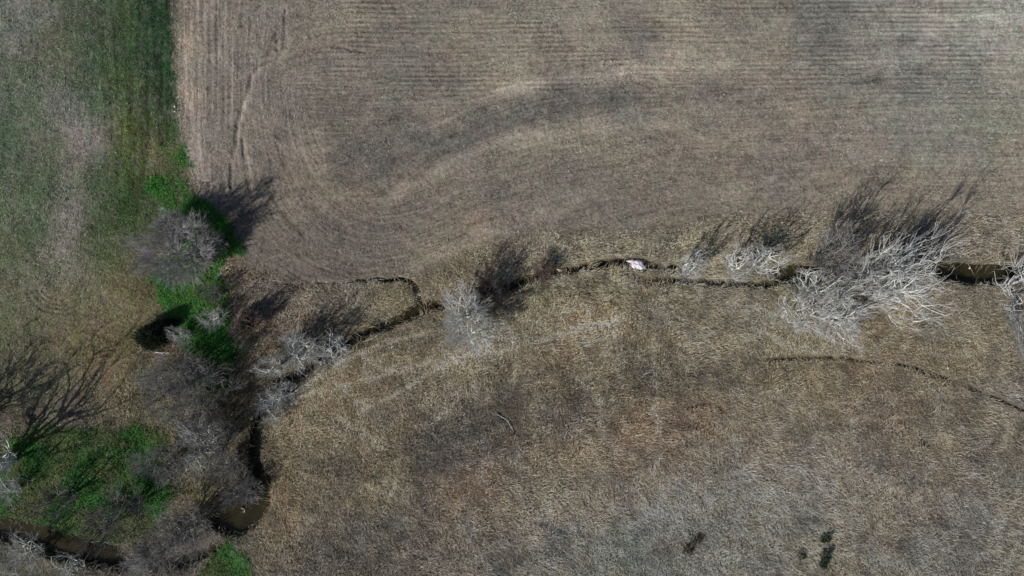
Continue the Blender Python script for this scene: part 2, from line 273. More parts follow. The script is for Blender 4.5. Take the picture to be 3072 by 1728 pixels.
# ground heights
base = 0.22 * fbm(GX, GY, 14, 3, 3)
rough_t = 0.034 * fbm(GX, GY, 0.5, 11, 2) + 0.008 * L2 + 0.016 * L1 + 0.02 * fine
rough_g = 0.10 * fbm(GX, GY, 1.6, 13, 3) + 0.02 * fine
tilled = mt
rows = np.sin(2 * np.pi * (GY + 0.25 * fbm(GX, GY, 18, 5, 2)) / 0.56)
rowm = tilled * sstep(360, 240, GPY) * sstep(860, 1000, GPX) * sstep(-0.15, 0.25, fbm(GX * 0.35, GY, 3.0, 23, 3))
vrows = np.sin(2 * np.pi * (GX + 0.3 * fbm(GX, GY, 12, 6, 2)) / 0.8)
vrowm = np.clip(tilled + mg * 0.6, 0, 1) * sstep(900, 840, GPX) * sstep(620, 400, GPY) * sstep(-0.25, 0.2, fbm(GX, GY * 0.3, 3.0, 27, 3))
rill = rill * (0.4 + 0.6 * sstep(-0.55, 0.15, fbm(GX, GY, 1.6, 191, 3)))
HZ = base + rough_t * tilled + rough_g * (1 - tilled) + 0.034 * rows * rowm + 0.02 * vrows * vrowm - rill
HZ = HZ * (1 - 0.8 * cut) - dep + 0.05 * fbm(GX, GY, 0.6, 17, 3) * cut
def ground_z(x, y):
    u = np.clip((np.asarray(x, float) + 74) / P, 0, NX - 1.01); v = np.clip((np.asarray(y, float) + 46) / P, 0, NY - 1.01)
    return HZ[v.astype(int), u.astype(int)]

# ground colour (albedo): the soil, stubble and thatch colours of the place
K = 1.30
# streaky patchiness displaces the lookup so that patches follow the furrows
wpx = GPX + 22 * fbm(GX, GY, 3.0, 81, 4); wpy = GPY + 16 * fbm(GX, GY, 3.0, 87, 4)
ct, cg, cs = samp(C_till, wpx, wpy), samp(C_green, wpx, wpy), samp(C_grass, wpx, wpy)
patch = fbm(GX, GY, 2.4, 101, 5)
patch_s = fbm(GX * np.where(GPX < 850, 1.0, 0.35), GY * np.where(GPX < 850, 0.35, 1.0), 1.1, 103, 4)
chunk = fbm(GX, GY, 0.9, 121, 4)
Bp = sstep(-0.05, 0.25, fbm(GX, GY, 4.0, 123, 3))
vt = 1 + 0.08 * patch + (0.045 + 0.04 * sstep(1500, 1000, GPX)) * L2 + 0.07 * L1 + 0.24 * patch_s + 0.12 * fine + 0.34 * fbm(GX, GY, 0.30, 305, 2) + (0.16 + 0.16 * Bp) * chunk + 0.95 * band + 0.7 * np.maximum(band, 0)
blot = sstep(0.12, 0.28, fbm(GX * 0.45, GY, 0.9, 107, 4)) * sstep(1900, 2300, GPX) * sstep(330, 260, GPY) * sstep(90, 160, GPY)
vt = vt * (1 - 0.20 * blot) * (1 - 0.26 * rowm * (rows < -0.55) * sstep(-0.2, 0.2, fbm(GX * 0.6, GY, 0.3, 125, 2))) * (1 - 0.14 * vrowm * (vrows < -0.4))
hue = fbm(GX, GY, 4.5, 111, 4)
tint = np.stack([1 + 0.05 * hue, np.ones_like(hue), 1 - 0.05 * hue], -1)
h2 = fbm(GX, GY, 0.8, 127, 3) + 0.8 * fbm(GX, GY, 2.2, 129, 3)
pk = np.stack([1 + 0.07 * h2, 1 - 0.015 * h2, 1 + 0.03 * h2], -1)
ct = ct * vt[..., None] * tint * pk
vst = fbm(GX, GY * 0.07, 0.36, 135, 3) * sstep(200, 330, GPX) * sstep(620, 400, GPY)
vg = 1 + 0.2 * patch + 0.09 * L1 + 0.6 * fbm(GX, GY, 0.40, 115, 3) + 0.22 * fine + 0.6 * vst
gh = sstep(-0.12, 0.22, fbm(GX, GY * 0.6, 1.0, 119, 4) + 0.1 * L1 + 0.5 * vst)
cg = cg * vg[..., None]
soilg = lin((112, 106, 102)); sm = (sstep(-0.3, 0.5, fbm(GX, GY, 0.45, 139, 3)) * (0.30 - 0.18 * gh))[..., None]
cg = cg * (1 - sm) + soilg * vg[..., None] * sm
cg = cg * np.stack([1.04 - 0.16 * gh, 1.0 + 0.03 * gh, 1.04 - 0.14 * gh], -1)
cs = cs * (0.85 * (1 + gband) * (1 + 0.25 * patch + 0.08 * L1 + 0.1 * fine))[..., None]
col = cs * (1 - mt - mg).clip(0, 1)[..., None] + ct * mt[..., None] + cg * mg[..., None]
lushc = lin(LUSH) * 0.5
col = col * (1 - lushn[..., None]) + lushc * (1 + 0.3 * patch)[..., None] * lushn[..., None]
col = col * (1 + 0.28 * pale)[..., None]
col *= K
mud = np.array([0.065, 0.053, 0.037]) * (1 + 0.4 * patch)[..., None]
mm = sstep(0.25, 0.8, cut); 
orange = sstep(1500, 1560, GPX) * sstep(1830, 1760, GPX) + 0.0
mud = mud * (1 - orange[..., None]) + np.array([0.15, 0.072, 0.03]) * orange[..., None]
col = col * (1 - mm[..., None]) + mud * mm[..., None]
col = np.clip(col, 0.003, 0.8)

def link(o): S.collection.objects.link(o); return o
def tag(o, label=None, cat=None, group=None, kind=None):
    if label: o['label'] = label
    if cat: o['category'] = cat
    if group: o['group'] = group
    if kind: o['kind'] = kind
    return o

def np_mesh(name, V, quads=None, tris=None, colors=None, smooth=False):
    me = bpy.data.meshes.new(name); V = np.ascontiguousarray(V, np.float32)
    nq = 0 if quads is None else len(quads); ntr = 0 if tris is None else len(tris)
    me.vertices.add(len(V)); me.vertices.foreach_set("co", V.ravel())
    loops = []
    if nq: loops.append(np.asarray(quads, np.int32).ravel())
    if ntr: loops.append(np.asarray(tris, np.int32).ravel())
    loops = np.concatenate(loops); me.loops.add(len(loops)); me.loops.foreach_set("vertex_index", loops)
    starts = np.concatenate([np.arange(nq) * 4, nq * 4 + np.arange(ntr) * 3]).astype(np.int32)
    me.polygons.add(nq + ntr); me.polygons.foreach_set("loop_start", starts)
    me.polygons.foreach_set("use_smooth", np.full(nq + ntr, smooth))
    me.update(calc_edges=True); me.validate()
    if colors is not None:
        at = me.color_attributes.new("tone", 'FLOAT_COLOR', 'POINT')
        c4 = np.ones((len(V), 4), np.float32); c4[:, :3] = colors; at.data.foreach_set("color", c4.ravel())
    return me

def mat_tone(name, rough=0.9, spec=0.2, nscale=None, namp=0.2, transl=0.0):
    m = bpy.data.materials.new(name); m.use_nodes = True; n = m.node_tree; b = n.nodes["Principled BSDF"]
    a = n.nodes.new("ShaderNodeAttribute"); a.attribute_name = "tone"; out = a.outputs[0]
    if nscale:
        tc = n.nodes.new("ShaderNodeTexCoord"); t = n.nodes.new("ShaderNodeTexNoise"); t.inputs['Scale'].default_value = nscale; t.inputs['Detail'].default_value = 5
        n.links.new(tc.outputs['Object'], t.inputs['Vector'])
        r = n.nodes.new("ShaderNodeMapRange"); r.inputs['From Min'].default_value = 0.3; r.inputs['From Max'].default_value = 0.7
        r.inputs['To Min'].default_value = 1 - namp; r.inputs['To Max'].default_value = 1 + namp
        n.links.new(t.outputs[0], r.inputs['Value'])
        v = n.nodes.new("ShaderNodeVectorMath"); v.operation = 'SCALE'
        n.links.new(out, v.inputs[0]); n.links.new(r.outputs[0], v.inputs['Scale']); out = v.outputs[0]
        bp = n.nodes.new("ShaderNodeBump"); bp.inputs['Strength'].default_value = 0.6; bp.inputs['Distance'].default_value = 0.03
        n.links.new(t.outputs[0], bp.inputs['Height']); n.links.new(bp.outputs[0], b.inputs['Normal'])
    n.links.new(out, b.inputs['Base Color'])
    b.inputs['Roughness'].default_value = rough; b.inputs['Specular IOR Level'].default_value = spec
    return m

# ground as one sheet out to the horizon
ext = np.array([0.6, 2, 6, 15, 35, 80, 180, 400, 900, 2000.0])
X1 = np.concatenate([-74 - ext[::-1], xs_c, 74 + ext]); Y1 = np.concatenate([-46 - ext[::-1], ys_c, 46 + ext])
E = len(ext); Zf = np.pad(HZ, E, mode='edge'); Cf = np.pad(col, [(E, E), (E, E), (0, 0)], mode='edge')
def run_mean(a, k):                       # land beyond the surveyed part: the same soils, averaged along the border
    p = np.pad(a, [(k, k), (0, 0)], mode='edge'); c = np.cumsum(np.concatenate([np.zeros((1, 3)), p]), 0); return (c[2 * k + 1:] - c[:-2 * k - 1]) / (2 * k + 1)
Cf[:E] = run_mean(Cf[E:E + 30].mean(0), 90)[None]; Cf[-E:] = run_mean(Cf[-E - 30:-E].mean(0), 90)[None]
Cf[:, :E] = run_mean(Cf[:, E:E + 30].mean(1), 60)[:, None]; Cf[:, -E:] = run_mean(Cf[:, -E - 30:-E].mean(1), 60)[:, None]
XX, YY = np.meshgrid(X1, Y1)
V = np.stack([XX, YY, Zf], -1).reshape(-1, 3)
nx, ny = len(X1), len(Y1); idx = np.arange(nx * ny).reshape(ny, nx)
Q = np.stack([idx[:-1, :-1], idx[:-1, 1:], idx[1:, 1:], idx[1:, :-1]], -1).reshape(-1, 4)
gme = np_mesh("ground", V, Q, None, Cf.reshape(-1, 3), True)
gme.materials.append(mat_tone("soil_and_stubble", 0.95, 0.1, 9.0, 0.16))
tag(link(bpy.data.objects.new("ground", gme)), kind='structure')

# water: a level sheet lying in the carved creek bed
wm = bpy.data.materials.new("creek_water"); wm.use_nodes = True; n = wm.node_tree; b = n.nodes["Principled BSDF"]
tc = n.nodes.new("ShaderNodeTexCoord"); t = n.nodes.new("ShaderNodeTexNoise"); t.inputs['Scale'].default_value = 0.5; t.inputs['Detail'].default_value = 4
n.links.new(tc.outputs['Object'], t.inputs['Vector']); cr = n.nodes.new("ShaderNodeValToRGB")
cr.color_ramp.elements[0].position = 0.35; cr.color_ramp.elements[0].color = (0.020, 0.018, 0.008, 1)
cr.color_ramp.elements[1].position = 0.7; cr.color_ramp.elements[1].color = (0.040, 0.034, 0.016, 1)
n.links.new(t.outputs[0], cr.inputs[0]); n.links.new(cr.outputs[0], b.inputs['Base Color'])
b.inputs['Roughness'].default_value = 0.12; b.inputs['IOR'].default_value = 1.33
t2 = n.nodes.new("ShaderNodeTexNoise"); t2.inputs['Scale'].default_value = 3.0; bp = n.nodes.new("ShaderNodeBump"); bp.inputs['Strength'].default_value = 0.15; bp.inputs['Distance'].default_value = 0.02
n.links.new(tc.outputs['Object'], t2.inputs['Vector']); n.links.new(t2.outputs[0], bp.inputs['Height']); n.links.new(bp.outputs[0], b.inputs['Normal'])
WATER_Z = -0.98
wx = np.linspace(-80, 80, 61); wy = np.linspace(-36, 6, 18); A, B = np.meshgrid(wx, wy)
V = np.stack([A, B, np.full_like(A, WATER_Z)], -1).reshape(-1, 3); idx = np.arange(A.size).reshape(A.shape)
Q = np.stack([idx[:-1, :-1], idx[:-1, 1:], idx[1:, 1:], idx[1:, :-1]], -1).reshape(-1, 4)
me = np_mesh("creek_water", V, Q); me.materials.append(wm)
tag(link(bpy.data.objects.new("water", me)), kind='structure')

# ------------------------------------------------------------------ grass
def blades(name, n_try, dens, length, width, tall, colfn, label, spread=0.5, seed=1, flowmix=1.0, swirl=1.5):
    """dens(px,py,x,y)->0..1 ; draws clumped blades rooted on the ground"""
    r = np.random.default_rng(seed)
    n_try = int(n_try * 1.23); x = r.uniform(-72, 72, n_try); y = r.uniform(-44, 44, n_try)
    px, py = x * PXM + 1536, 864 - y * PXM
    gj = np.clip(((y + 46) / P).astype(int), 0, NY - 1); gi = np.clip(((x + 74) / P).astype(int), 0, NX - 1)
    keep = r.random(n_try) < dens(px, py, x, y, gj, gi)
    x, y, px, py, gj, gi = (a[keep] for a in (x, y, px, py, gj, gi)); n_ = len(x)
    z = HZ[gj, gi] - 0.02
    lay = flow_angle(px, py) + swirl * fbm(x, y, 3.2, 131, 3) + np.pi * (r.random(n_) < sstep(-0.5, 0.5, fbm(x, y, 7.0, 137, 3)))
    th = lay * flowmix + (1 - flowmix) * r.uniform(-np.pi, np.pi, n_) + r.normal(0, spread, n_)
    L = length * r.lognormal(-0.05, 0.35, n_); edge = 1 + 0.9 * sstep(0.02, 0.2, cut[gj, gi]); L = L * edge; hh = edge * tall * r.lognormal(-0.05, 0.4, n_) * (1 + 0.8 * fbm(x, y, 1.4, 141, 3)).clip(0.3, 2.2)
    wd = width * r.uniform(0.6, 1.4, n_); hh = hh * (1 - 0.6 * pale[gj, gi])
    dx, dy = np.cos(th), np.sin(th); bend = r.normal(0, 0.25, n_)
    dx2, dy2 = np.cos(th + bend), np.sin(th + bend)
    p0 = np.stack([x, y, z], -1)
    p1 = p0 + np.stack([dx * L * 0.45, dy * L * 0.45, hh * 0.85], -1)
    p2 = p1 + np.stack([dx2 * L * 0.55, dy2 * L * 0.55, hh * r.uniform(-0.35, 0.3, n_)], -1)
    s0 = np.stack([-dy, dx, np.zeros(n_)], -1) * (wd / 2)[:, None]
    Vv = np.stack([p0 - s0, p0 + s0, p1 + s0 * 0.9, p1 - s0 * 0.9, p2], 1).reshape(-1, 3)
    b0 = np.arange(n_)[:, None] * 5
    Q = b0 + np.array([0, 1, 2, 3]); T = b0 + np.array([3, 2, 4])
    c = colfn(px, py, x, y, gj, gi, r)
    me = np_mesh(name, Vv, Q, T, np.repeat(c, 5, axis=0)); me.materials.append(mat_tone(name + "_blades", 0.7, 0.25))
    o = link(bpy.data.objects.new(name, me)); tag(o, label, 'grass', kind='stuff'); return n_

def warp(px, py, x, y, s=14): return px + s * fbm(x, y, 1.2, 151, 3), py + s * fbm(x, y, 1.2, 157, 3)
def d_dry(px, py, x, y, j, i):
    a, b = warp(px, py, x, y)
    m = (1 - samp(M_till, a, b) - samp(M_green, a, b)).clip(0, 1)
    return m * (1 - 0.85 * lushn[j, i]) * (1 - sstep(0.25, 0.75, cut[j, i])) * (1 - 0.9 * sstep(0.05, 0.3, rill[j, i])) * (0.45 + 0.55 * sstep(-0.3, 0.3, fbm(x, y, 0.9, 161, 3)))
def c_dry(px, py, x, y, j, i, r):
    c = samp(C_grass, px + r.normal(0, 16, len(px)), py + r.normal(0, 16, len(px))) * K * 2.45 * (1 + 0.22 * sstep(1250, 1550, py) * sstep(1000, 1500, px))[:, None] * np.array([1.045, 1.045, 1.05])
    v = r.lognormal(0, 0.38, len(px)) * np.clip(1 + 0.7 * fbm(x, y, 0.9, 171, 4) + 0.38 * fbm(x, y, 3.2, 177, 4), 0.3, 2) * (1 + 0.95 * pale[j, i]) * (1 + gband[j, i])
    h = r.normal(0, 0.04, len(px)) + 0.07 * fbm(x, y, 2.0, 173, 3) + 0.09 * fbm(x, y, 3.2, 177, 4)
    c = c * v[:, None] * np.stack([1 + h, np.ones_like(h), 1 - 1.4 * h], -1)
    return np.clip(c, 0.01, 0.6)
N1 = blades("dry_grass", 1200000, d_dry, 0.43, 0.034, 0.22, c_dry, "matted tawny dead grass covering the ground on both sides of the creek", 0.7, 1)

def d_green(px, py, x, y, j, i):
    a, b = warp(px, py, x, y)
    return samp(M_green, a, b) * (1 - 0.7 * lushn[j, i]) * (0.55 + 0.45 * gh[j, i])
def c_green(px, py, x, y, j, i, r):
    c = samp(C_green, px + r.normal(0, 12, len(px)), py + r.normal(0, 12, len(px))) * K * 1.45
    v = r.lognormal(0, 0.6, len(px)) * np.clip(1 + 1.0 * vst[j, i], 0.4, 1.8); h = r.normal(0, 0.08, len(px))
    return np.clip(c * v[:, None] * np.stack([1 + h, 1 + 0 * h, 1 - h], -1), 0.005, 0.5)
blades("young_green_crop", 1100000, d_green, 0.22, 0.035, 0.10, c_green, "thin green winter crop sprouting over grey soil on the left", 0.7, 2, 0.8, 0.2)

def d_lush(px, py, x, y, j, i): return lushn[j, i] * (1 - sstep(0.1, 0.5, cut[j, i])) 
def c_lush(px, py, x, y, j, i, r):
    t = np.clip(0.5 + 0.25 * (py < 1060) + 0.9 * fbm(x, y, 1.8, 181, 4) + r.normal(0, 0.2, len(px)), 0, 1)[:, None]
    c = lin((18, 68, 22)) * (1 - t) + lin((56, 114, 44)) * t
    dull = (sstep(-0.1, 0.4, fbm(x, y, 3.0, 187, 4) + 0.14 * (py > 1200)) * 0.6)[:, None]
    dull = np.clip(dull + (r.random(len(px)) < 0.15)[:, None] * 0.5, 0, 1)
    dull = dull * np.where(py < 1060, 0.45, 1.0)[:, None]
    c = c * (1 - dull) + lin((96, 92, 62)) * dull
    return np.clip(c * K * 1.1 * r.lognormal(0, 0.25, len(px))[:, None], 0.005, 0.5)
blades("lush_green_grass", 1300000, d_lush, 0.5, 0.045, 0.3, c_lush, "bright green tall grass growing beneath the bare trees", 0.9, 3, 0.5)

def d_stub(px, py, x, y, j, i):
    return samp(M_till, px, py) * (0.25 + 0.75 * sstep(-0.1, 0.5, patch[j, i]))
def c_stub(px, py, x, y, j, i, r):
    c = samp(C_till, px, py) * K * 1.12; v = r.lognormal(0, 0.5, len(px)) * (1 + band[j, i])
    return np.clip(c * v[:, None], 0.02, 0.6)
blades("field_stubble", 620000, d_stub, 0.22, 0.04, 0.10, c_stub, "short pale stubble scattered over the ploughed field", 0.7, 4, 0.9, 0.1)

# ------------------------------------------------------------------ bare trees
def tubes(pts, rad, sides):
    """pts (N,K,3) rad (N,K) -> verts, quads"""
    N, Kp, _ = pts.shape
    t = np.gradient(pts, axis=1); t /= np.linalg.norm(t, axis=-1, keepdims=True) + 1e-9
    ref = np.where(np.abs(t[:, :1, 2:3]) > 0.8, np.array([1.0, 0, 0]), np.array([0, 0, 1.0])); ref = np.broadcast_to(ref, t.shape)
    u = np.cross(t, ref); u /= np.linalg.norm(u, axis=-1, keepdims=True) + 1e-9; v = np.cross(t, u)
    a = np.arange(sides) * 2 * np.pi / sides
    ring = pts[:, :, None] + rad[:, :, None, None] * (u[:, :, None] * np.cos(a)[:, None] + v[:, :, None] * np.sin(a)[:, None])
    idx = np.arange(N * Kp * sides).reshape(N, Kp, sides); nxt = np.roll(idx, -1, axis=2)
    q = np.stack([idx[:, :-1], nxt[:, :-1], nxt[:, 1:], idx[:, 1:]], -1).reshape(-1, 4)
    return ring.reshape(-1, 3), q

def grow(r, P0, D0, L, R, Kp, wiggle, up, taper=0.35):
    N = len(P0); pts = np.zeros((N, Kp, 3)); pts[:, 0] = P0; dcur = D0.copy(); st = L / (Kp - 1)
    for k in range(1, Kp):
        dcur = dcur + r.normal(0, wiggle, (N, 3)) + np.array([0, 0, up]); dcur /= np.linalg.norm(dcur, axis=1, keepdims=True)
        pts[:, k] = pts[:, k - 1] + dcur * st[:, None]
    return pts, R[:, None] * np.linspace(1, taper, Kp)[None, :]

def spawn(r, pts, rad, L, nch, ang, ratio, rr, tmin):
    N, Kp, _ = pts.shape; pid = np.repeat(np.arange(N), nch); M = len(pid)
    t = tmin + (1 - tmin) * (np.tile(np.arange(nch), N) + r.random(M)) / nch
    f = t * (Kp - 1); i0 = np.minimum(f.astype(int), Kp - 2); fr = (f - i0)[:, None]
    a, b = pts[pid, i0], pts[pid, i0 + 1]; P0 = a * (1 - fr) + b * fr; T = b - a; T /= np.linalg.norm(T, axis=1, keepdims=True) + 1e-9
    q = r.normal(0, 1, (M, 3)); q -= (q * T).sum(1, keepdims=True) * T; q /= np.linalg.norm(q, axis=1, keepdims=True) + 1e-9
    an = np.radians(r.normal(ang, ang * 0.25, M))[:, None]; Dn = T * np.cos(an) + q * np.sin(an)
    Lc = L[pid] * ratio * (1.15 - 0.5 * t) * r.uniform(0.65, 1.3, M)
    rc = (rad[pid, i0] * (1 - fr[:, 0]) + rad[pid, i0 + 1] * fr[:, 0]) * rr
    return P0, Dn, Lc, rc

def bark(name, c, amp=0.25):
    m = bpy.data.materials.new(name); m.use_nodes = True; n = m.node_tree; b = n.nodes["Principled BSDF"]
    tc = n.nodes.new("ShaderNodeTexCoord"); t = n.nodes.new("ShaderNodeTexNoise"); t.inputs['Scale'].default_value = 2.0; t.inputs['Detail'].default_value = 4
    n.links.new(tc.outputs['Object'], t.inputs['Vector']); r = n.nodes.new("ShaderNodeValToRGB")
    r.color_ramp.elements[0].position = 0.35; r.color_ramp.elements[0].color = (*[x * (1 - amp) for x in c], 1)
    r.color_ramp.elements[1].position = 0.65; r.color_ramp.elements[1].color = (*[min(1, x * (1 + amp)) for x in c], 1)
    n.links.new(t.outputs[0], r.inputs[0]); n.links.new(r.outputs[0], b.inputs['Base Color']); b.inputs['Roughness'].default_value = 0.85
    b.inputs['Specular IOR Level'].default_value = 0.2
    return m
BK = {'white': (bark("white_bark", (0.60, 0.61, 0.585)), bark("white_twigs", (0.52, 0.525, 0.515))),
      'pale': (bark("pale_bark", (0.56, 0.56, 0.54)), bark("pale_twigs", (0.38, 0.38, 0.37))),
      'grey': (bark("grey_bark", (0.24, 0.23, 0.22)), bark("grey_twigs", (0.27, 0.26, 0.25))),
      'birch': (bark('birch_bark', (0.64, 0.65, 0.62)), bark('birch_twigs', (0.40, 0.40, 0.39))),
      'ash': (bark('ash_bark', (0.34, 0.33, 0.33)), bark('ash_twigs', (0.36, 0.35, 0.355))),
      'dark': (bark("dark_bark", (0.12, 0.115, 0.11)), bark("dark_twigs", (0.16, 0.15, 0.15))),
      'brown': (bark("brown_bark", (0.15, 0.12, 0.10)), bark("brown_twigs", (0.20, 0.15, 0.13)))}

def bez(r, A, TA, B, n_, jit):
    """curves from A (leaving along TA) to B; returns points (N,n_,3) and end tangents"""
    d_ = B - A; L = np.linalg.norm(d_, axis=1, keepdims=True) + 1e-6
    M_ = TA * 0.7 + d_ / L; M_ /= np.linalg.norm(M_, axis=1, keepdims=True) + 1e-6
    C = A + M_ * L * 0.5 + r.normal(0, 1, A.shape) * L * jit * 0.8
    t = np.linspace(0, 1, n_)[None, :, None]
    P_ = (1 - t) ** 2 * A[:, None] + 2 * t * (1 - t) * C[:, None] + t ** 2 * B[:, None]
    P_ = P_ + r.normal(0, 1, P_.shape) * (L * jit * 0.28)[:, None] * (t * (1 - t) * 4)
    T_ = B - C; T_ /= np.linalg.norm(T_, axis=1, keepdims=True) + 1e-6
    return P_, T_

def bare_tree(name, label, cat, group, px, py, h, rad_m, kind, seed, stems=3, spread=28, nch=(6, 5, 5, 4), lean=(0, 0), trunk_r=None, twig_r=0.0165, wig=0.11, dens=0.8):
    """limbs, branches and twigs reach out to points scattered through a domed crown"""
    r = np.random.default_rng(seed); x0, y0 = (float(v) for v in W(px, py)); z0 = float(ground_z(x0, y0))
    R0 = (trunk_r or (0.015 * h + 0.035))
    Z0 = 0.10 * h; O = np.array([0, 0, Z0]); amax = math.radians(24 + 0.95 * spread); rad_m = rad_m * 1.12
    ph = r.random(6) * 6.28
    def pts_at(n_, f0, f1):
        a = r.uniform(0, 2 * np.pi, n_); ct_ = r.uniform(math.cos(amax), 1, n_); st_ = np.sqrt(1 - ct_ ** 2)
        lim = 1 / np.sqrt((st_ / rad_m) ** 2 + (ct_ / (h - Z0)) ** 2)
        lim *= 1 + 0.20 * np.sin(2 * a + ph[0]) + 0.13 * np.sin(3 * a + ph[1] + 3 * ct_) + 0.10 * np.sin(7 * a + ph[2] + 5 * ct_)
        f = r.uniform(f0, f1, n_)
        return O + np.stack([np.cos(a) * st_, np.sin(a) * st_, ct_], 1) * (lim * f)[:, None]
    k1 = stems + 2; k2 = k1 * 4; k3 = int(k2 * 5 * dens); k4 = int(k3 * (nch[2] - 0.5)); k5 = int(k4 * (nch[3] - 1.6) * (1 if rad_m > 2.6 else 0.7) * (0.6 if kind == 'white' else 1))
    if kind == 'white': R0 *= 1.15; twig_r = twig_r * 1.15
    spec = [(k1, 0.28, 0.45, R0, 9), (k2, 0.45, 0.72, R0 * 0.52, 7), (k3, 0.55, 0.92, R0 * 0.27, 6), (k4, 0.62, 1.08, max(R0 * 0.12, twig_r), 4)]
    par = np.array([[0, 0, -0.15]]); ptan = np.array([[0, 0, 1.0]]); lv = []; pr = np.array([R0])
    ns = max(1, min(stems, 4)); az = np.arange(ns) * 6.283 / ns + r.random()
    par = np.stack([np.cos(az) * R0, np.sin(az) * R0, np.full(ns, -0.15)], 1); tl = 0.35
    ptan = np.stack([np.cos(az) * tl, np.sin(az) * tl, np.ones(ns)], 1); ptan /= np.linalg.norm(ptan, axis=1, keepdims=True)
    for k, (n_, f0, f1, rr, kp) in enumerate(spec):
        B = pts_at(n_, f0, f1)
        if k:
            rB = np.linalg.norm(B - O, axis=1); rP = np.linalg.norm(par - O, axis=1)
            ang_ = np.arccos(np.clip(((B - O) / rB[:, None]) @ ((par - O) / rP[:, None]).T, -1, 1))
            dr = rB[:, None] - rP[None]
            d2 = (ang_ * rB[:, None] * 1.7) ** 2 + dr ** 2 + (dr < 0.08 * h) * 60
        else: d2 = ((B[:, None] - par[None]) ** 2).sum(-1)
        pid = d2.argmin(1)
        P_, T_ = bez(r, par[pid], ptan[pid], B, kp, wig * (0.8 if k < 2 else 0.6))
        rad = rr * r.uniform(0.6, 1.25, n_)[:, None] * np.linspace(1, 0.45 if k < 3 else 0.4, kp)[None]
        lv.append((P_, np.maximum(rad, twig_r * 0.6)))
        par, ptan = B, T_
    # fine twigs from the last level, pointing outwards
    pid = r.integers(0, len(par), k5); f = r.random(k5); i0 = np.minimum((f * 3).astype(int), 2); fr = (f * 3 - i0)[:, None]
    A = lv[-1][0][pid, i0] * (1 - fr) + lv[-1][0][pid, i0 + 1] * fr
    o_ = (A - O); o_ /= np.linalg.norm(o_, axis=1, keepdims=True) + 1e-6; D = ptan[pid] * 0.6 + o_ * 0.8 + r.normal(0, 0.30, (k5, 3)); D /= np.linalg.norm(D, axis=1, keepdims=True)
    L = 0.16 * (rad_m + 1.0) * r.uniform(0.5, 1.4, k5)
    P_, _ = bez(r, A, D, A + D * L[:, None] + r.normal(0, 0.05, (k5, 3)), 3, 0.1)
    lv.append((P_, twig_r * r.uniform(0.6, 0.95, k5)[:, None] * np.array([1, 0.8, 0.4])[None]))
    def fit(a):
        b = a.copy(); t = np.clip(b[..., 2] / h, 0, 1.2) ** 1.2
        b[..., 0] += lean[0] * t; b[..., 1] += lean[1] * t; return b
    root = bpy.data.objects.new(name, None); root.empty_display_size = 0.3; link(root); root.location = (x0, y0, z0)
    tag(root, label, cat, group)
    def part(nm, lvs, mat, sides):
        vs, qs, o = [], [], 0
        for (a, b), s in zip(lvs, sides):
            v, f = tubes(fit(a), b, s); vs.append(v); qs.append(f + o); o += len(v)
        me = np_mesh(nm, np.concatenate(vs), np.concatenate(qs), smooth=True); me.materials.append(mat)
        ob = link(bpy.data.objects.new(nm, me)); ob.parent = root; return ob
    tm_, cm_ = BK[kind]
    part("trunk", lv[:3], tm_, (8, 6, 5)); part("crown", lv[3:], cm_, (4, 3))
    return root

G_W = "white barked trees over the creek bend"; G_K = "bare trees along the creek"; G_S = "bare shrubs in the green thicket"; G_R = "slender pale trees north of the creek"
